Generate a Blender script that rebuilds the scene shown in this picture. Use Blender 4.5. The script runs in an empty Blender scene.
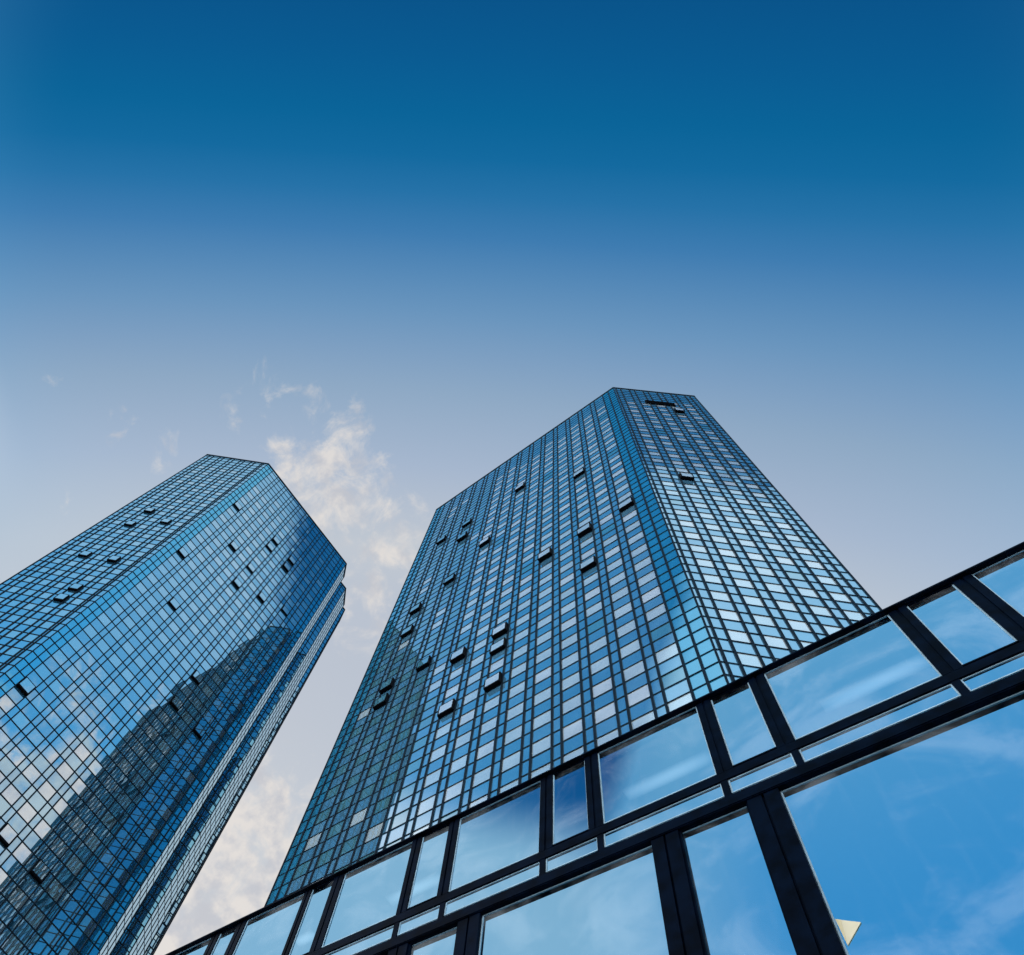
import bpy, math, random
from mathutils import Vector, Matrix

random.seed(7)
SC = bpy.context.scene
COL = SC.collection
Z0 = 1.6                      # eye height; measured heights below are above the eye
RAD = math.radians

# ------------------------------------------------------------------ camera
W, H = 1024, 955
F, PX, PY = 899.83, 293.33, 625.8
R = ((-0.74477, -0.6157, 0.25736), (0.50608, -0.7725, -0.38358), (0.43498, -0.15544, 0.88692))
cam = bpy.data.cameras.new("camera")
cam.sensor_fit = 'HORIZONTAL'
cam.sensor_width = 36.0
cam.lens = F / W * 36.0
cam.shift_x = (W / 2 - PX) / W
cam.shift_y = (PY - H / 2) / W
cam.clip_start, cam.clip_end = 0.1, 5000
camo = bpy.data.objects.new("camera", cam)
COL.objects.link(camo)
m = Matrix.Identity(4)
for i in range(3):
    m[i][0], m[i][1], m[i][2] = R[0][i], -R[1][i], -R[2][i]
m[2][3] = Z0
camo.matrix_world = m
SC.camera = camo

# ------------------------------------------------------------------ light, sky, exposure
SUN_EL, SUN_AZ = 25.0, -45.0          # towards the sun, azimuth from +X
sdir = Vector((math.cos(RAD(SUN_EL)) * math.cos(RAD(SUN_AZ)), math.cos(RAD(SUN_EL)) * math.sin(RAD(SUN_AZ)), math.sin(RAD(SUN_EL))))
sun = bpy.data.lights.new("sun", 'SUN')
sun.energy, sun.angle, sun.color = 2.2, RAD(0.5), (1.0, 0.93, 0.82)
suno = bpy.data.objects.new("sun", sun)
suno.rotation_euler = sdir.to_track_quat('Z', 'Y').to_euler()
suno.location = (0, 0, 300)
COL.objects.link(suno)
SC.view_settings.view_transform = 'Standard'
SC.view_settings.look = 'None'
SC.view_settings.exposure = 0.0
SC.view_settings.gamma = 1.0
SC.view_settings.use_curve_mapping = False


def lin(r, g, b):
    return tuple(((c / 255) / 12.92 if c / 255 <= 0.04045 else ((c / 255 + 0.055) / 1.055) ** 2.4) for c in (r, g, b)) + (1.0,)


class NT:
    """tiny node helper"""
    def __init__(self, tree):
        self.t = tree
        tree.nodes.clear()

    def n(self, typ, **kw):
        nd = self.t.nodes.new(typ)
        for k, v in kw.items():
            if k == 'ins':
                for a, b in v.items():
                    s = nd.inputs[a]
                    if isinstance(b, bpy.types.NodeSocket):
                        self.t.links.new(b, s)
                    else:
                        s.default_value = b
            else:
                setattr(nd, k, v)
        return nd

    def math(self, op, a, b=0.0, c=None, clamp=False):
        ins = {0: a, 1: b}
        if c is not None:
            ins[2] = c
        return self.n('ShaderNodeMath', operation=op, use_clamp=clamp, ins=ins).outputs[0]

    def ramp(self, fac, stops, interp='LINEAR'):
        nd = self.n('ShaderNodeValToRGB', ins={0: fac})
        cr = nd.color_ramp
        cr.interpolation = interp
        while len(cr.elements) < len(stops):
            cr.elements.new(0.5)
        for e, (p, c) in zip(cr.elements, stops):
            e.position, e.color = p, c
        return nd.outputs[0]

    def smooth(self, v, a, b, lo=0.0, hi=1.0):
        return self.n('ShaderNodeMapRange', interpolation_type='SMOOTHSTEP', ins={0: v, 1: a, 2: b, 3: lo, 4: hi}).outputs[0]

    def mix(self, fac, a, b, blend='MIX'):
        nd = self.n('ShaderNodeMix', data_type='RGBA', blend_type=blend)
        for i, v in ((0, fac), (6, a), (7, b)):
            s = nd.inputs[i]
            if isinstance(v, bpy.types.NodeSocket):
                self.t.links.new(v, s)
            else:
                s.default_value = v
        return nd.outputs[2]


world = bpy.data.worlds.new("World")
SC.world = world
world.use_nodes = True
w = NT(world.node_tree)
geo = w.n('ShaderNodeNewGeometry')
tc = w.n('ShaderNodeTexCoord')
vdir = tc.outputs['Generated']


def dot(v):
    return w.n('ShaderNodeVectorMath', operation='DOT_PRODUCT', ins={0: vdir, 1: v}).outputs['Value']


tsun = dot(tuple(sdir))
zz = dot((0, 0, 1))
sky = w.n('ShaderNodeTexSky', sky_type='NISHITA', sun_disc=False, sun_elevation=RAD(SUN_EL), sun_rotation=RAD(90 - SUN_AZ),
          air_density=1.0, dust_density=1.0, ozone_density=2.0)
# clear-sky colour by angle from the sunny horizon (graded like the photograph), brighter and paler towards the horizon
taxis = dot((0.6837, -0.7294, 0.0251))
grade = w.ramp(w.math('MULTIPLY_ADD', taxis, 0.5, 0.5), [
    (0.00, lin(150, 200, 234)), (0.33, lin(158, 201, 230)), (0.385, lin(168, 202, 227)), (0.403, lin(146, 188, 219)), (0.413, lin(0, 83, 139)),
    (0.440, lin(0, 92, 148)), (0.463, lin(0, 101, 155)), (0.480, lin(12, 107, 162)), (0.497, lin(36, 116, 171)), (0.515, lin(62, 126, 180)),
    (0.534, lin(88, 140, 187)), (0.5525, lin(108, 152, 193)), (0.5715, lin(128, 162, 197)), (0.591, lin(145, 172, 200)), (0.63, lin(170, 187, 210)),
    (0.673, lin(197, 204, 213)), (0.70, lin(190, 198, 211)), (0.84, lin(178, 189, 209)), (1.0, lin(228, 224, 214))])
keep = w.n('ShaderNodeMapRange', interpolation_type='SMOOTHSTEP', ins={0: dot((0.363, 0.374, 0.853)), 1: math.cos(0.36), 2: math.cos(0.10), 3: 0.0, 4: 0.062}).outputs[0]
zk = w.math('ADD', zz, keep)
grade = w.mix(w.math('MULTIPLY', w.smooth(zk, 0.95, 0.74), 0.96), grade, w.mix(w.smooth(taxis, 0.0, 0.5), lin(88, 174, 228), lin(205, 210, 216)))
sep = w.n('ShaderNodeSeparateXYZ', ins={0: vdir})
bank = w.math('MULTIPLY', w.smooth(sep.outputs[0], 0.10, 0.34), w.smooth(sep.outputs[1], 0.12, 0.32))
bank = w.math('MULTIPLY', bank, w.smooth(zz, 0.842, 0.80))
grade = w.mix(w.math('MULTIPLY', bank, 0.92), grade, lin(214, 224, 238))
glow = w.mix(w.smooth(sep.outputs[1], 0.1, 0.6), (2.1, 2.15, 2.2, 1.0), (5.6, 5.7, 5.7, 1.0))  # overbright unseen horizon, added to brighten the tower faces
grade = w.mix(w.smooth(zz, 0.66, 0.35), grade, glow)
# dark patch added to the unseen sky so the towers' mutual reflections turn dark
dk1 = w.math('MULTIPLY', w.smooth(sep.outputs[1], 0.14, 0.26), w.smooth(sep.outputs[0], -0.20, -0.30))
dk2 = w.math('MULTIPLY', w.smooth(sep.outputs[1], 0.035, 0.11), w.smooth(sep.outputs[0], -0.45, -0.52))
dk = w.math('MULTIPLY', w.math('MAXIMUM', dk1, dk2), w.smooth(zz, 0.52, 0.64))
grade = w.mix(w.math('MULTIPLY', dk, 0.93), grade, lin(2, 52, 88))
# clouds: fractal wisps gathered round a few places in the sky
LOBES = [((0.610, -0.310, 0.730), 0.15, 0.52), ((0.66, -0.345, 0.66), 0.2, 0.52), ((0.325, -0.070, 0.945), 0.070, 0.42),
         ((0.300, -0.143, 0.943), 0.055, 0.36), ((0.328, -0.02, 0.945), 0.050, 0.36), ((0.275, -0.006, 0.961), 0.045, 0.34),
         ((0.325, 0.065, 0.942), 0.055, 0.26), ((0.442, 0.105, 0.891), 0.050, 0.23), ((0.201, -0.055, 0.978), 0.030, 0.24),
         ((0.458, 0.221, 0.861), 0.03, 0.17), ((0.55, 0.12, 0.83), 0.05, 0.18), ((0.36, -0.17, 0.917), 0.12, 0.30),
         ((-0.76, -0.18, 0.63), 0.21, 0.50), ((-0.66, -0.12, 0.74), 0.12, 0.30)]
noi = w.n('ShaderNodeTexNoise', noise_dimensions='3D', ins={'Vector': vdir, 'Scale': 21.0, 'Detail': 10.0, 'Roughness': 0.62, 'Distortion': 0.4})
dens = noi.outputs['Fac']
acc = None
for v, r, k in LOBES:
    L = math.sqrt(sum(x * x for x in v))
    v = tuple(x / L for x in v)
    e = w.n('ShaderNodeMapRange', interpolation_type='SMOOTHSTEP', ins={0: dot(v), 1: math.cos(r * 1.5), 2: math.cos(r * 0.25), 3: 0.0, 4: k}).outputs[0]
    acc = e if acc is None else w.math('MAXIMUM', acc, e)
dens = w.smooth(w.math('ADD', dens, acc), 0.765, 1.02, 0.0, 0.84)
noi2 = w.n('ShaderNodeTexNoise', ins={'Vector': vdir, 'Scale': 34.0, 'Detail': 6.0, 'Roughness': 0.55})
ccol = w.mix(w.smooth(noi2.outputs['Fac'], 0.40, 0.66), lin(236, 229, 222), lin(200, 201, 207))
skyc = w.mix(dens, grade, ccol)
bg1 = w.n('ShaderNodeBackground', ins={0: skyc, 1: 0.94})
bg2 = w.n('ShaderNodeBackground', ins={0: sky.outputs[0], 1: 0.0055})
add = w.n('ShaderNodeAddShader', ins={0: bg1.outputs[0], 1: bg2.outputs[0]})
w.n('ShaderNodeOutputWorld', ins={0: add.outputs[0]})


# ------------------------------------------------------------------ materials
def mat(name):
    mt = bpy.data.materials.new(name)
    mt.use_nodes = True
    return mt, NT(mt.node_tree)


def facade_glass(name, tint, body, f0, rough=0.004, vary=0.1, scale=0.35):
    """coated mirror glass: coloured body behind a reflective face"""
    mt, t = mat(name)
    tcn = t.n('ShaderNodeTexCoord')
    nz = t.n('ShaderNodeTexNoise', ins={'Vector': tcn.outputs['Object'], 'Scale': scale, 'Detail': 3.0})
    fz = t.smooth(nz.outputs['Fac'], 0.3, 0.7, 1.0 - vary, 1.0 + vary)
    bc = t.mix(1.0, body, t.n('ShaderNodeCombineColor', ins={0: fz, 1: fz, 2: fz}).outputs[0], 'MULTIPLY')
    lw = t.n('ShaderNodeFresnel', ins={'IOR': 1.5})
    fac = t.math('MULTIPLY_ADD', lw.outputs[0], 1.0 - f0, f0, clamp=True)
    d = t.n('ShaderNodeBsdfDiffuse', ins={'Color': bc})
    g = t.n('ShaderNodeBsdfGlossy', ins={'Color': tint, 'Roughness': rough})
    mx = t.n('ShaderNodeMixShader', ins={0: fac, 1: d.outputs[0], 2: g.outputs[0]})
    t.n('ShaderNodeOutputMaterial', ins={0: mx.outputs[0]})
    return mt


def plain(name, col, rough=0.4, metal=0.0, vary=0.15, scale=3.0, spec=0.5):
    mt, t = mat(name)
    tcn = t.n('ShaderNodeTexCoord')
    nz = t.n('ShaderNodeTexNoise', ins={'Vector': tcn.outputs['Object'], 'Scale': scale, 'Detail': 4.0})
    fz = t.smooth(nz.outputs['Fac'], 0.3, 0.7, 1.0 - vary, 1.0 + vary)
    bc = t.mix(1.0, col, t.n('ShaderNodeCombineColor', ins={0: fz, 1: fz, 2: fz}).outputs[0], 'MULTIPLY')
    b = t.n('ShaderNodeBsdfPrincipled', ins={'Base Color': bc, 'Roughness': rough, 'Metallic': metal, 'Specular IOR Level': spec})
    t.n('ShaderNodeOutputMaterial', ins={0: b.outputs[0]})
    return mt


M = {}
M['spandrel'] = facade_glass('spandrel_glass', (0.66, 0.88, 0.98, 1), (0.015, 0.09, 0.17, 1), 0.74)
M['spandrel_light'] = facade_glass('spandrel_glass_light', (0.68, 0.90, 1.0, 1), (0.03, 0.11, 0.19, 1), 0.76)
M['corner'] = facade_glass('corner_glass_sky_tint', (0.36, 0.84, 1.0, 1), (0.01, 0.12, 0.24, 1), 0.72)  # reflection of bluer sky put into the tint of the corner columns
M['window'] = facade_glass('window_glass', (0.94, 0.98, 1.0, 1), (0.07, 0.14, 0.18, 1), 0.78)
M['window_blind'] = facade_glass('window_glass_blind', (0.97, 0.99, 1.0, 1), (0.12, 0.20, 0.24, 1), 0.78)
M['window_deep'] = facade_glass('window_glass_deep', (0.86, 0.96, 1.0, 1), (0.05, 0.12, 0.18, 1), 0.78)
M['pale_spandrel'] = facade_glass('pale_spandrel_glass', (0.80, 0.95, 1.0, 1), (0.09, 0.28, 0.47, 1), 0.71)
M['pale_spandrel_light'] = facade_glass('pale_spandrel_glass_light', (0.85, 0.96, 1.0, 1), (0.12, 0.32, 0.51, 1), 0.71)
M['pale_corner'] = facade_glass('pale_corner_glass_sky_tint', (0.55, 0.90, 1.0, 1), (0.03, 0.25, 0.44, 1), 0.71)  # same bluer-sky reflection tinted into the pale tower's corner columns
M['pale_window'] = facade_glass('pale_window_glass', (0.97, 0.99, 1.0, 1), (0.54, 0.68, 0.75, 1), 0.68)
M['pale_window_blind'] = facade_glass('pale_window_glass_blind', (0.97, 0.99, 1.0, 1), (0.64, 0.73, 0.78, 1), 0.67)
M['pale_window_deep'] = facade_glass('pale_window_glass_deep', (0.94, 0.99, 1.0, 1), (0.10, 0.30, 0.38, 1), 0.74)  # darker body, deepens the mirrored dark shape in the end columns
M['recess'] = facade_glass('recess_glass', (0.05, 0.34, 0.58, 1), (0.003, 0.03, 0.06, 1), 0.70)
M['mullion'] = plain('mullion_dark_metal', (0.002, 0.007, 0.014, 1), 0.55, spec=0.05)
M['sash'] = plain('sash_black_metal', (0.001, 0.0015, 0.003, 1), 0.7, spec=0.03)
M['core'] = plain('tower_core', (0.01, 0.014, 0.02, 1), 0.8)
M['roof'] = plain('roof_gravel', (0.25, 0.25, 0.24, 1), 0.9, scale=1.5)
M['frame'] = plain('pavilion_black_frame', (0.0003, 0.0016, 0.0055, 1), 0.38, spec=0.022, vary=0.5)
M['interior'] = plain('pavilion_interior', (0.30, 0.34, 0.38, 1), 0.8)
M['ceiling'] = plain('pavilion_ceiling', (0.55, 0.58, 0.60, 1), 0.8)
M['paper'] = plain('cream_paper', (0.42, 0.385, 0.28, 1), 0.7, vary=0.05)
M['paper_edge'] = plain('cream_paper_fold', (0.42, 0.37, 0.23, 1), 0.7, vary=0.05)

mt, t = mat('pavilion_glass')
tcn = t.n('ShaderNodeTexCoord')
nz = t.n('ShaderNodeTexNoise', ins={'Vector': tcn.outputs['Object'], 'Scale': 0.25, 'Detail': 2.0})
bmp = t.n('ShaderNodeBump', ins={'Strength': 0.02, 'Distance': 0.02, 'Height': nz.outputs['Fac']})
g = t.n('ShaderNodeBsdfGlossy', ins={'Color': (0.43, 0.80, 1.0, 1), 'Roughness': 0.01, 'Normal': bmp.outputs[0]})
tr = t.n('ShaderNodeBsdfTransparent', ins={'Color': (0.46, 0.58, 0.66, 1)})
fr = t.n('ShaderNodeFresnel', ins={'IOR': 1.5})
fac = t.math('MULTIPLY_ADD', fr.outputs[0], 0.22, 0.78, clamp=True)
mx = t.n('ShaderNodeMixShader', ins={0: fac, 1: tr.outputs[0], 2: g.outputs[0]})
nf = t.n('ShaderNodeTexNoise', ins={'Vector': tcn.outputs['Object'], 'Scale': 0.55, 'Detail': 6.0, 'Roughness': 0.6, 'Distortion': 0.8})
mpn = t.n('ShaderNodeMapping', ins={'Vector': tcn.outputs['Object'], 'Scale': (3.0, 3.0, 0.25)})
nst = t.n('ShaderNodeTexNoise', ins={'Vector': mpn.outputs[0], 'Scale': 2.2, 'Detail': 6.0})
film = t.math('ADD', t.smooth(nf.outputs['Fac'], 0.42, 0.70, 0.0, 0.10), t.smooth(nst.outputs['Fac'], 0.5, 0.75, 0.0, 0.012))
df = t.n('ShaderNodeBsdfDiffuse', ins={'Color': (0.62, 0.70, 0.78, 1)})
mx2 = t.n('ShaderNodeMixShader', ins={0: film, 1: mx.outputs[0], 2: df.outputs[0]})
t.n('ShaderNodeOutputMaterial', ins={0: mx2.outputs[0]})
M['glass'] = mt
M['bead'] = plain('halo_bead_pale', (0.20, 0.30, 0.38, 1), 0.45, spec=0.3)  # pale rim added to mimic a bright halo along the pane edges

mt, t = mat('pane_back_clear')
tr = t.n('ShaderNodeBsdfTransparent', ins={'Color': (0.9, 0.95, 0.95, 1)})
t.n('ShaderNodeOutputMaterial', ins={0: tr.outputs[0]})
M['clear'] = mt

mt, t = mat('ceiling_light_tube')
tcn = t.n('ShaderNodeTexCoord')
sp = t.n('ShaderNodeSeparateXYZ', ins={0: tcn.outputs['Generated']})
def hump(v, p):
    return t.math('POWER', t.math('SINE', t.math('MULTIPLY', v, math.pi)), p)
em = t.n('ShaderNodeEmission', ins={0: (0.93, 0.97, 1.0, 1), 1: t.math('MULTIPLY', t.math('MULTIPLY', hump(sp.outputs[1], 1.2), hump(sp.outputs[0], 0.45)), 1.7)})
t.n('ShaderNodeOutputMaterial', ins={0: em.outputs[0]})
M['tube'] = mt

mt, t = mat('plaza_paving')
tcn = t.n('ShaderNodeTexCoord')
br = t.n('ShaderNodeTexBrick', ins={'Vector': tcn.outputs['Object'], 'Color1': (0.24, 0.235, 0.22, 1), 'Color2': (0.29, 0.28, 0.27, 1), 'Mortar': (0.12, 0.12, 0.12, 1),
                                    'Scale': 1.0, 'Mortar Size': 0.008, 'Brick Width': 0.9, 'Row Height': 0.6})
b = t.n('ShaderNodeBsdfPrincipled', ins={'Base Color': br.outputs[0], 'Roughness': 0.8})
t.n('ShaderNodeOutputMaterial', ins={0: b.outputs[0]})
M['paving'] = mt


# ------------------------------------------------------------------ mesh helpers
class MB:
    def __init__(self):
        self.v, self.f, self.mi = [], [], []

    def poly(self, pts, mi=0):
        k = len(self.v)
        self.v += [tuple(p) for p in pts]
        self.f.append(tuple(range(k, k + len(pts))))
        self.mi.append(mi)

    def hexa(self, p, mi=0, back=True):
        """p: 4 back corners then 4 front corners, each ccw seen from the front"""
        k = len(self.v)
        self.v += [tuple(q) for q in p]
        fs = [(4, 5, 6, 7), (0, 1, 5, 4), (1, 2, 6, 5), (2, 3, 7, 6), (3, 0, 4, 7)]
        if back:
            fs.append((3, 2, 1, 0))
        for f in fs:
            self.f.append(tuple(k + i for i in f))
            self.mi.append(mi)

    def build(self, name, mats, parent=None, smooth=False):
        me = bpy.data.meshes.new(name)
        me.from_pydata(self.v, [], self.f)
        mats = mats if isinstance(mats, (list, tuple)) else [mats]
        for q in mats:
            me.materials.append(q)
        if len(mats) > 1:
            me.polygons.foreach_set('material_index', self.mi)
        me.update()
        o = bpy.data.objects.new(name, me)
        COL.objects.link(o)
        if parent is not None:
            o.parent = parent
            o.matrix_parent_inverse = parent.matrix_world.inverted()
        return o


def thing(name, label, cat, loc, group=None):
    o = bpy.data.objects.new(name, None)
    o.location = loc
    COL.objects.link(o)
    o['label'], o['category'] = label, cat
    if group:
        o['group'] = group
    bpy.context.view_layer.update()
    return o


class Plane:
    """a vertical facade plane: s along it, z up, n outwards"""
    def __init__(self, P0, P1):
        self.o = Vector((P0[0], P0[1]))
        d = Vector((P1[0] - P0[0], P1[1] - P0[1]))
        self.L = d.length
        self.d = d / self.L
        self.nrm = Vector((self.d.y, -self.d.x))

    def p(self, s, z, n=0.0):
        q = self.o + self.d * s + self.nrm * n
        return (q.x, q.y, z)

    def box(self, mb, s0, s1, z0, z1, n0, n1, mi=0, back=False, jit=0.0):
        P = self.p
        j = [random.uniform(-jit, jit) for _ in range(3)] if jit else (0, 0, 0)
        def fr(s, z, a, b):
            return P(s, z, n1 + j[0] + a * j[1] + b * j[2])
        mb.hexa([P(s0, z0, n0), P(s1, z0, n0), P(s1, z1, n0), P(s0, z1, n0),
                 fr(s0, z0, -1, -1), fr(s1, z0, 1, -1), fr(s1, z1, 1, 1), fr(s0, z1, -1, 1)], mi, back)


def project(P):
    x, y, z = P[0], P[1], P[2] - Z0
    c = [r[0] * x + r[1] * y + r[2] * z for r in R]
    if c[2] <= 0.01:
        return None
    return (F * c[0] / c[2] + PX, F * c[1] / c[2] + PY)


def screen_area(quad, nrm):
    c = Vector((quad[0][0], quad[0][1]))
    if (Vector((0, 0)) - c).dot(nrm) <= 0:
        return 0.0
    pts = [project(q) for q in quad]
    if any(q is None for q in pts):
        return 0.0
    cx, cy = sum(q[0] for q in pts) / 4, sum(q[1] for q in pts) / 4
    if not (0 < cx < W and 0 < cy < H) or cy > 1036 - 0.4877 * cx:
        return 0.0
    return abs(sum(pts[i][0] * pts[(i + 1) % 4][1] - pts[(i + 1) % 4][0] * pts[i][1] for i in range(4))) / 2


def ray(u, v):
    a, b = (u - PX) / F, (v - PY) / F
    return Vector([R[0][i] * a + R[1][i] * b + R[2][i] for i in range(3)])


# ------------------------------------------------------------------ ground
g = MB()
g.poly([(-1500, -1500, 0), (1500, -1500, 0), (1500, 1500, 0), (-1500, 1500, 0)])
go = g.build('plaza_ground', M['paving'])
go['kind'] = 'structure'

# ------------------------------------------------------------------ the towers
PITCH = 3.42


def columns(L, e0, e1, period, wide):
    """vertical division of a face: (s0, s1, kind)"""
    out, s = [], 0.0
    for q in e0:
        out.append((s, s + q, 'C'))
        s += q
    inner = L - sum(e0) - sum(e1)
    gap = period - wide
    n = max(1, round((inner + gap) / period))
    k = inner / (n * wide + (n - 1) * gap)
    for i in range(n):
        out.append((s, s + wide * k, 'W'))
        s += wide * k
        if i < n - 1:
            out.append((s, s + gap * k, 'N'))
            s += gap * k
    for q in reversed(e1):
        out.append((s, s + q, 'C'))
        s += q
    return out


def narrow(L, n):
    return [(L * i / n, L * (i + 1) / n, 'N') for i in range(n)]


def tower(name, label, group, poly, kinds, top, zc, opens, vw, hw, pre='', vents=()):
    """poly: ccw corners; kinds: per edge 'x','y','d','n<k>' or 'r' (recess)"""
    cx = sum(q[0] for q in poly) / len(poly)
    cy = sum(q[1] for q in poly) / len(poly)
    root = thing(name, label, 'tower', (cx, cy, 0), group)
    top += Z0
    zc += Z0
    clad, grid, wins = MB(), MB(), []
    k0 = -int(zc // PITCH)
    rows = []
    k = k0
    while zc + k * PITCH + 0.86 < top - 0.3:
        rows.append(zc + k * PITCH)
        k += 1
    planes = []
    for (P0, P1, kd) in zip(poly, poly[1:] + poly[:1], kinds):
        pl = Plane(P0, P1)
        if kd == 'x':
            cols = columns(pl.L, (0.95, 0.95), (0.95, 0.95), 2.225, 1.53)
        elif kd == 'y':
            cols = columns(pl.L, (0.74, 0.75), (0.74, 0.75), 2.09, 1.44)
        elif kd == 'd':
            cols = columns(pl.L, (0.75, 0.75), (0.75, 0.35), 2.05, 1.29)
        elif kd == 'D':
            cols = columns(pl.L, (0.35, 0.75), (0.75, 0.75), 2.05, 1.29)
        else:
            cols = narrow(pl.L, int(kd[1:]))
        planes.append((pl, cols, kd))
    # which cell is an opened sash
    opened = set()
    for (fi, u, v) in opens:
        pl = planes[fi][0]
        rv = ray(u, v)
        n3 = Vector((pl.nrm.x, pl.nrm.y, 0))
        tt = (pl.o.x * pl.nrm.x + pl.o.y * pl.nrm.y) / rv.dot(n3)
        q = rv * tt
        s = (q.x - pl.o.x) * pl.d.x + (q.y - pl.o.y) * pl.d.y
        z = q.z + Z0 + 0.75
        ws = [i for i, c in enumerate(planes[fi][1]) if c[2] == 'W']
        ci = min(ws, key=lambda i: abs((planes[fi][1][i][0] + planes[fi][1][i][1]) / 2 - s))
        ri = min(range(len(rows)), key=lambda i: abs(rows[i] - z))
        opened.add((fi, ci, ri))
    for fi, (pl, cols, kd) in enumerate(planes):
        shut = kd[0] in 'nr'
        zs = sorted({0.0, top} | {r - 0.86 for r in rows if r > 1} | {r + 0.86 for r in rows if r > 1})
        for ci, (s0, s1, t_) in enumerate(cols):
            for zi in range(len(zs) - 1):
                z0, z1 = zs[zi], zs[zi + 1]
                if z1 - z0 < 0.2:
                    continue
                zm = (z0 + z1) / 2
                ri = min(range(len(rows)), key=lambda i: abs(rows[i] - zm))
                isrow = abs(rows[ri] - zm) < 0.4
                if t_ == 'W' and isrow and zm < top - 8.0 and (zm < top - 13 or random.random() < 0.75):
                    quad = [pl.p(s0, z0), pl.p(s1, z0), pl.p(s1, z1), pl.p(s0, z1)]
                    wins.append((screen_area(quad, pl.nrm), fi, ci, ri, s0, s1, z0, z1, pl))
                else:
                    mi = 2 if t_ == 'C' and kd in 'xy' else (1 if random.random() < 0.3 else 0)
                    if shut:
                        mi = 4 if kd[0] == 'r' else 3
                    pl.box(clad, s0 + 0.01, s1 - 0.01, z0 + 0.01, z1 - 0.01, -0.06, 0.0, mi, jit=0.0035)
        for z in zs[1:-1]:
            pl.box(grid, -0.02, pl.L + 0.02, z - hw / 2, z + hw / 2, -0.05, 0.015 if kd[0] == 'n' else 0.05)
        ss = [c[0] for c in cols] + [pl.L]
        for i, s in enumerate(ss):
            wv = vw * (0.55 if i in (0, len(ss) - 1) else 1.0)
            pl.box(grid, s - wv / 2, s + wv / 2, 0.0, top, -0.05, 0.03 if kd[0] == 'n' else 0.085)
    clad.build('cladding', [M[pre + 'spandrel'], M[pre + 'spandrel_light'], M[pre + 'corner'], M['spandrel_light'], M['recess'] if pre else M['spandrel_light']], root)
    grid.build('mullion_grid', M['mullion'], root)
    # windows: the ones that show largest are parts of their own
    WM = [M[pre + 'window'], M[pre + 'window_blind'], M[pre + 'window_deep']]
    wins.sort(key=lambda q: -q[0])
    rest, single = MB(), 0
    nopen = 0
    for q in wins:
        area, fi, ci, ri, s0, s1, z0, z1, pl = q
        if not pre:
            mi = random.choices((0, 1, 2), (6, 3, 2))[0]
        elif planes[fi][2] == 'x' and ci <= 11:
            mi = random.choices((0, 2), (1, 7))[0]      # dark reflection put into the colour: darker glass in the end columns
        else:
            mi = random.choices((0, 1, 2), (8, 3, 0.4))[0]
        if (fi, ci, ri) in opened:
            nopen += 1
            fr = MB()
            dpt = random.uniform(0.34, 0.46) if pre else random.uniform(0.2, 0.34)
            a, b, c, d = s0 + 0.03, s1 - 0.03, z0 + 0.02, z1 - 0.05
            pl.box(fr, a, b, c, c + 0.22, 0.02, dpt)
            pl.box(fr, a, b, d - 0.08, d, 0.02, dpt)
            pl.box(fr, a, a + 0.10, c + 0.22, d - 0.08, 0.02, dpt)
            pl.box(fr, b - 0.10, b, c + 0.22, d - 0.08, 0.02, dpt)
            e = bpy.data.objects.new('open_window', None)
            e.location = pl.p((a + b) / 2, c)
            COL.objects.link(e)
            e.parent = root
            e.matrix_parent_inverse = Matrix.Translation((-cx, -cy, 0))
            bpy.context.view_layer.update()
            fr.build('sash_frame', M['sash'], e)
            gm = MB()
            pl.box(gm, a + 0.1, b - 0.1, c + 0.21, d - 0.08, 0.03, dpt - 0.015, jit=0.003)
            gm.build('pane', WM[mi], e)
            continue
        if single < 100 - len(opened) and area > 0:
            single += 1
            gm = MB()
            pl.box(gm, s0 + 0.01, s1 - 0.01, z0 + 0.01, z1 - 0.01, -0.06, 0.0, jit=0.0035)
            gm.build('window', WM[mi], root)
        else:
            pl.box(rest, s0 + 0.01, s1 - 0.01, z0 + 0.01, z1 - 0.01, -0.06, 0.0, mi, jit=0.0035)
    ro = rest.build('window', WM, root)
    ro['kind'] = 'stuff'
    # core, parapet, roof
    core, par, roof = MB(), MB(), MB()
    for pl, cols, kd in planes:
        core.poly([pl.p(0, 0, -0.12), pl.p(pl.L, 0, -0.12), pl.p(pl.L, top - 0.02, -0.12), pl.p(0, top - 0.02, -0.12)])
        pl.box(par, -0.03, pl.L + 0.03, top, top + 0.22, -0.45, 0.12, back=True)
    core.build('wall', M['core'], root)
    par.build('parapet', M['mullion'], root)
    roof.poly([(q[0], q[1], top - 0.6) for q in poly])
    roof.build('roof', M['roof'], root)
    for (fi, s0, s1, z0, z1) in vents:
        pl = planes[fi][0]
        v = MB()
        pl.box(v, s0, s1, z0 + Z0, z1 + Z0, 0.03, 0.16, back=True)
        nsl = 4
        for i in range(nsl):
            zz_ = z0 + Z0 + (z1 - z0) * (i + 0.5) / nsl
            pl.box(v, s0 + 0.1, s1 - 0.1, zz_ - 0.06, zz_ + 0.06, 0.16, 0.22)
        v.build('louvre_vent', M['sash'], root)
    return root


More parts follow.
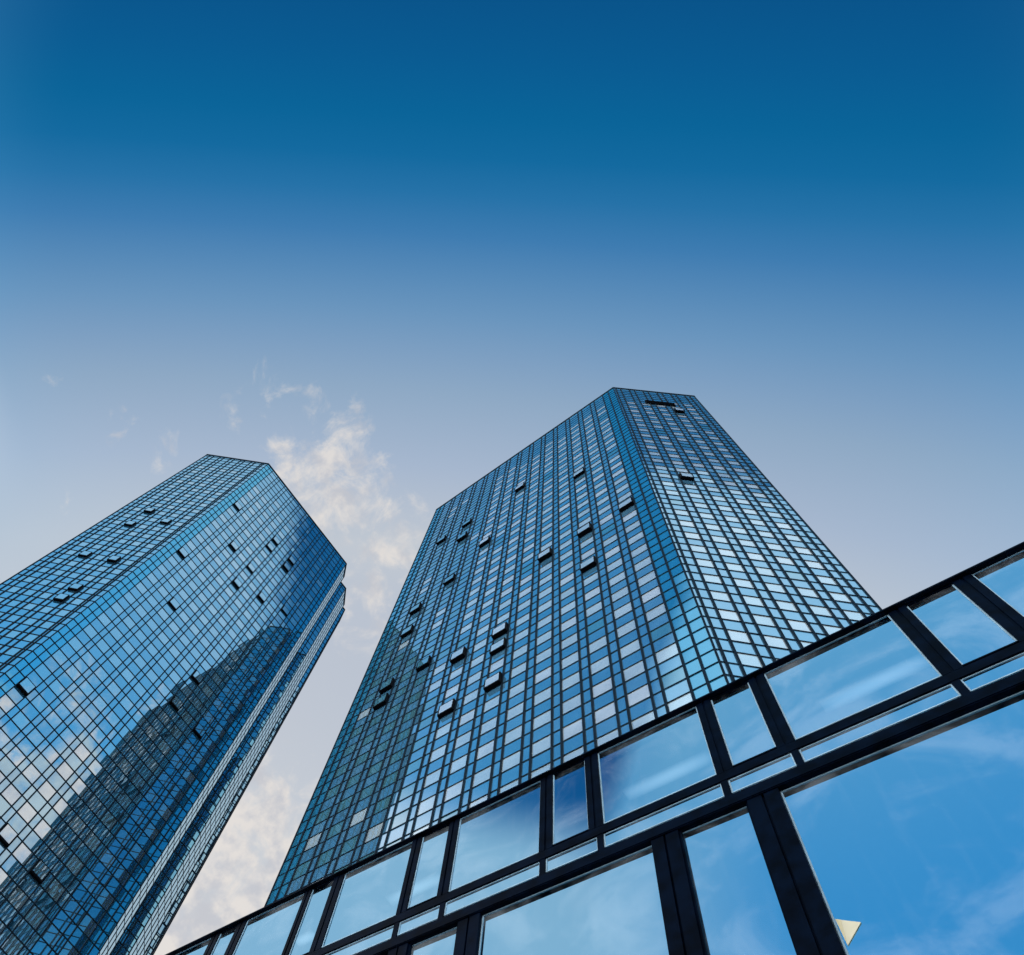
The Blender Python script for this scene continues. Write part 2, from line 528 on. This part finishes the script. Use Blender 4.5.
A, Al, Ar = (59.544, 0.092), (67.945, 8.354), (59.473, -23.105)
ax, ay = Ar
polyA = [Al, A, Ar, (ax + 1.95, ay - 1.75), (ax + 3.12, ay - 1.75), (ax + 3.12, ay - 3.77), (ax + 5.40, ay - 6.15), (ax + 5.95, ay - 6.15),
         (ax + 5.95, ay - 7.05), (67.9, -31.5), (102.0, -31.5), (110.5, -23.0), (110.5, 0.0), (102.0, 8.354)]
kindsA = ['d', 'y', 'n3', 'r1', 'r2', 'n4', 'r1', 'r1', 'n2', 'x', 'd', 'y', 'd', 'x']
opensA = [(0, 147, 511.8), (0, 126.5, 525.5), (0, 164, 523), (0, 82, 555.5), (0, 111, 560.7), (0, 73.5, 589.4), (0, 58, 600),
          (1, 235.8, 508.4), (1, 180.5, 554.5), (1, 230.7, 549.4), (1, 272.4, 544.3), (1, 267.6, 550), (1, 288.8, 563.7), (1, 283, 571),
          (1, 247.8, 571.6), (1, 234, 587.7), (1, 258.7, 601.7), (1, 282, 615.3), (1, 171, 606.8), (1, 20.5, 691.2), (1, 193, 682.7),
          (1, 2, 845.8), (1, 32, 881.7), (1, 194, 737.6), (1, 171, 709)]
tower('office_tower', 'glass office tower with stepped right corner, the other tower mirrored as a big dark shape',
      'twin glass towers', polyA, kindsA, 154.84, 70.94, opensA, 0.12, 0.09, '')

B, Bl, Br = (5.187, -24.17), (39.451, -24.17), (-3.599, -32.499)
bx, by = Bl
polyB = [Bl, B, Br, (-3.6, -55.6), (5.2, -64.0), (39.45, -64.0), (48.0, -55.6), (48.0, -32.7), (bx + 5.0, by - 5.0), (bx + 3.9, by - 5.0),
         (bx + 3.9, by - 4.0), (bx + 2.85, by - 2.85)]
polyB[11] = (bx + 2.85, by - 2.85)
polyB[10] = (bx + 2.85, by - 3.9)
polyB[9] = (bx + 3.55, by - 3.9)
polyB[8] = (bx + 3.55, by - 3.55 - 0.35)
polyB = [Bl, B, Br, (-3.6, -55.6), (5.2, -64.0), (39.45, -64.0), (48.0, -55.6), (48.0, -32.7),
         (bx + 3.75, by - 3.75), (bx + 2.75, by - 4.10), (bx + 2.40, by - 3.40), (bx + 2.85, by - 2.85)]
kindsB = ['x', 'D', 'y', 'd', 'x', 'd', 'y', 'r5', 'r1', 'r1', 'r1', 'r3']
opensB = [(0, 516.8, 494.7), (0, 543.9, 559.2), (0, 447.9, 581.2), (0, 480.8, 551.1), (0, 459.6, 542.3), (0, 439.8, 543.8), (0, 464.7, 526.2),
          (0, 626.9, 507.5), (0, 584.4, 534), (0, 587.5, 568.4), (0, 578, 478), (0, 415, 611.7), (0, 405.5, 634.5), (0, 421.6, 669.6),
          (0, 456.8, 660), (0, 499.9, 632.5), (0, 495, 650.3), (0, 491.8, 684.4), (0, 445, 712.9), (0, 385, 689.5), (0, 380.5, 705.6),
          (1, 687.8, 480.4), (1, 681.2, 412.3)]
tower('office_tower', 'glass office tower rising straight behind the low building, with one narrow dark reflection',
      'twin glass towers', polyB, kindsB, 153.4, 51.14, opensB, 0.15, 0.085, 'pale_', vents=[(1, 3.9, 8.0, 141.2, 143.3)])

# ------------------------------------------------------------------ the low glass building
U = 0.65
D = 14.0 * U
d0 = Vector((0.99983, 0.01822))
nin = Vector((0.01822, -0.99983))
o0 = nin * D
# facade plane heading -d0 so that its outward normal looks at the camera; s is flipped below
PL = Plane((o0.x, o0.y), (o0.x - d0.x, o0.y - d0.y))
pav = thing('glass_pavilion', 'low building of large blue panes in heavy black frames before the towers', 'building',
            (o0.x, o0.y, 0))


def fb(mb, a, b, z0, z1, n0, n1, mi=0, back=True, fit=True):
    """bar between measured s=a..b, z0..z1 (14 m units), drawn so that its visible outline from the eye keeps those limits"""
    k = (D - n1) / D if fit else 1.0
    a, b, z0, z1 = a * U, b * U, z0 * U, z1 * U
    if fit:
        if b * k > a and a >= 0:
            b = max(b * k, a + 0.03)
        elif b <= 0 and a * k < b:
            a = min(a * k, b - 0.03)
        z1 = max(z1 * k, z0 + 0.04)
    PL.box(mb, -b, -a, z0 + Z0, z1 + Z0, n0, n1, mi, back)


wide = [(-13.2, -9.65), (-7.55, -4.03), (-1.87, 1.70), (3.82, 7.20), (9.30, 12.55), (14.55, 17.70), (19.65, 22.70)]
narr = [(-9.2, -8.0), (-3.56, -2.34), (2.18, 3.37), (7.66, 8.85), (12.96, 14.14), (18.20, 19.30), (23.20, 24.20)]
for i in range(1, 8):
    wide.append((19.65 + 5.0 * i, 22.70 + 5.0 * i))
    narr.append((23.20 + 5.0 * i, 24.20 + 5.0 * i))
lowW = [(-12.0, -6.6), (-3.1, 2.51), (5.86, 11.14), (14.4, 19.6), (22.8, 28.0), (31.2, 36.4), (39.6, 44.8), (48.0, 53.2)]
lowN = [(-5.8, -3.95), (3.29, 5.12), (11.89, 13.68), (20.3, 22.1), (28.7, 30.5), (37.1, 38.9), (45.5, 47.3)]
S0, S1 = -13.2, 58.0


def pane(s0, s1, z0, z1, label=None):
    mb = MB()
    e = 0.08
    PL.box(mb, -(s1 + e) * U, -(s0 - e) * U, (z0 - e) * U + Z0, (z1 + e) * U + Z0, -0.03, 0.0, back=True, jit=0.0012)
    mb.mi = [0] + [1] * (len(mb.f) - 1)
    win = mb.build('window', [M['glass'], M['clear']], pav)
    bd_ = MB()
    b0, b1 = 0.024, 0.012
    x0, x1, y0, y1 = -s1 * U, -s0 * U, z0 * U + Z0, z1 * U + Z0
    PL.box(bd_, x0, x1, y0, y0 + b0, 0.002, b1)
    PL.box(bd_, x0, x1, y1 - b0, y1, 0.002, b1)
    PL.box(bd_, x0, x0 + b0, y0 + b0, y1 - b0, 0.002, b1)
    PL.box(bd_, x1 - b0, x1, y0 + b0, y1 - b0, 0.002, b1)
    bd_.build('halo_bead', M['bead'], win)
    return win


up = sorted([(a, b, 'W') for a, b in wide] + [(a, b, 'N') for a, b in narr])
lo = sorted([(a, b, 'W') for a, b in lowW] + [(a, b, 'N') for a, b in lowN])
ZT, ZU0, ZU1, ZS0, ZS1, ZL = 27.38, 22.95, 26.93, 21.86, 22.47, 21.10
LB = 9.5                                   # bottom of the tall lower panes
for a, b, k in up:
    pane(a, b, ZU0, ZU1)
strips = []
for i, (a, b, k) in enumerate(up):
    l = a - 0.03 if k == 'W' else up[i - 1][1] + 0.22 if i else a
    r = b + 0.03 if k == 'W' else up[i + 1][0] - 0.22 if i + 1 < len(up) else b
    strips.append((l, r))
    pane(l, r, ZS0, ZS1)
for a, b, k in lo:
    pane(a, b, LB, ZL)
    pane(a, b, 0.2, LB - 0.9)

cor = MB()
fb(cor, S0, S1, ZU1, ZT - 0.06, -0.02, 0.055, fit=True)
PL.box(cor, -S1 * U, -S0 * U, ZT * U * (D - 0.13) / D - 0.045 + Z0, ZT * U * (D - 0.13) / D + Z0, -0.5, 0.13, back=True)
cor.build('cornice', M['frame'], pav)
trn = MB()
fb(trn, S0, S1, ZS1, ZU0, -0.02, 0.05)
trn.build('transom', M['frame'], pav)
trn = MB()
fb(trn, S0, S1, ZL, ZS0 - 0.02, -0.02, 0.12)
PL.box(trn, -S1 * U, -S0 * U, ZL * U + 0.02 + Z0, ZL * U + 0.07 + Z0, 0.12, 0.135, back=True)
trn.build('transom', M['frame'], pav)
trn = MB()
fb(trn, S0, S1, LB - 0.8, LB - 0.02, -0.02, 0.17, fit=False)
trn.build('transom', M['frame'], pav)
# upper mullions: two leaves with a shadow groove
for i in range(len(up) - 1):
    a, b = up[i][1], up[i + 1][0]
    mb = MB()
    mid = (a + b) / 2
    fb(mb, a, mid - 0.035, ZU0 - 0.1, ZU1 + 0.1, -0.02, 0.045, fit=False)
    fb(mb, mid + 0.035, b, ZU0 - 0.1, ZU1 + 0.1, -0.02, 0.045, fit=False)
    fb(mb, a + 0.02, b - 0.02, ZU0 - 0.1, ZU1 + 0.1, -0.02, 0.02, fit=False)
    mb.build('mullion', M['frame'], pav)
    mb = MB()
    l, r = strips[i][1], strips[i + 1][0]
    fb(mb, l, r, ZS0 - 0.15, ZS1 + 0.15, -0.02, 0.04, fit=False)
    mb.build('mullion', M['frame'], pav)
# inner frame round each narrow upper pane
for a, b, k in up:
    if k == 'N':
        mb = MB()
        w_ = 0.07
        fb(mb, a - w_, a, ZU0, ZU1, 0.0, 0.03, fit=False)
        fb(mb, b, b + w_, ZU0, ZU1, 0.0, 0.03, fit=False)
        fb(mb, a, b, ZU1 - 0.06, ZU1, 0.0, 0.03, fit=False)
        fb(mb, a, b, ZU0 - 0.02, ZU0 + 0.03, 0.0, 0.03, fit=False)
        mb.build('window_frame', M['frame'], pav)
for i in range(len(lo) - 1):
    a, b = lo[i][1], lo[i + 1][0]
    mb = MB()
    mid = (a + b) / 2
    for (z0, z1) in ((LB, ZL + 0.3), (-2.4, LB - 0.8)):
        fb(mb, a, mid - 0.03, z0, z1, -0.02, 0.10, fit=False)
        fb(mb, mid + 0.03, b, z0, z1, -0.02, 0.10, fit=False)
        fb(mb, a + 0.02, b - 0.02, z0, z1, -0.02, 0.05, fit=False)
    mb.build('pilaster', M['frame'], pav)
# narrow lower panes sit in a second frame
for a, b, k in lo:
    if k == 'N':
        mb = MB()
        fb(mb, a, b, ZL - 0.02, ZL + 0.12, 0.0, 0.06, fit=False)
        fb(mb, a - 0.02, a + 0.06, LB, ZL, 0.0, 0.06, fit=False)
        fb(mb, b - 0.06, b + 0.02, LB, ZL, 0.0, 0.06, fit=False)
        mb.build('window_frame', M['frame'], pav)
# body of the building: back wall, floors, ceilings, ends, roof
DEP = 11.0
bd = MB()
PL.box(bd, -S1 * U, -S0 * U, 0, 17.2 + Z0, -DEP - 0.3, -DEP, back=True)
PL.box(bd, -S1 * U, -S1 * U + 0.3, 0, 17.2 + Z0, -DEP, -0.08, back=True)
PL.box(bd, -S0 * U - 0.3, -S0 * U, 0, 17.2 + Z0, -DEP, -0.08, back=True)
PL.box(bd, -S1 * U, -S0 * U, -2.4 * U + Z0, 0.1 * U + Z0, -0.07, 0.1, back=True)
bd.build('wall', M['interior'], pav)
for (z0, z1, mname) in ((26.55, 26.90, 'ceiling'), (21.15, 21.80, 'ceiling'), (LB - 0.75, LB - 0.1, 'ceiling')):
    fl = MB()
    PL.box(fl, -S1 * U + 0.3, -S0 * U - 0.3, z0 * U + Z0, z1 * U + Z0, -DEP, -0.05, back=True)
    fl.build('floor_slab', M[mname], pav)
rf = MB()
PL.box(rf, -S1 * U - 0.1, -S0 * U + 0.1, 17.21 + Z0, 17.38 + Z0, -DEP - 0.4, -0.1, back=True)
rf.build('roof', M['roof'], pav)
CZ = 26.52 * U
for (a, b) in ((-2.1, 0.85), (4.2, 7.15), (14.3, 16.7), (20.2, 21.2), (-8.2, -5.2), (26.2, 29.2)):
    mb = MB()
    PL.box(mb, -b * U, -a * U, CZ - 0.05 + Z0, CZ - 0.005 + Z0, -1.13, -0.79, back=True)
    mb.build('ceiling_light', M['tube'], pav)

# ------------------------------------------------------------------ the paper in the big pane
tri = [(2.46, 16.42), (2.05, 16.12), (2.43, 15.66)]
T3 = [(-a * U, b * U + Z0) for a, b in tri]


def wedge(pts, n0, n1):
    mb = MB()
    bk = [PL.p(s, z, n0) for s, z in pts]
    ft = [PL.p(s, z, n1) for s, z in pts]
    k = len(pts)
    mb.poly(bk[::-1])
    mb.poly(ft)
    for i in range(k):
        j = (i + 1) % k
        mb.poly([bk[i], bk[j], ft[j], ft[i]])
    return mb


pp = thing('paper_pennant', 'small cream paper triangle on the big lower pane beside the thick black post', 'paper', PL.p(T3[0][0], T3[2][1], 0.01))
f0 = T3[0][0] + 0.22 * (T3[1][0] - T3[0][0]), T3[0][1] + 0.22 * (T3[1][1] - T3[0][1])
wedge([T3[2], T3[1], f0], 0.006, 0.012).build('sheet', M['paper'], pp)
wedge([T3[2], f0, T3[0]], 0.006, 0.018).build('folded_edge', M['paper_edge'], pp)
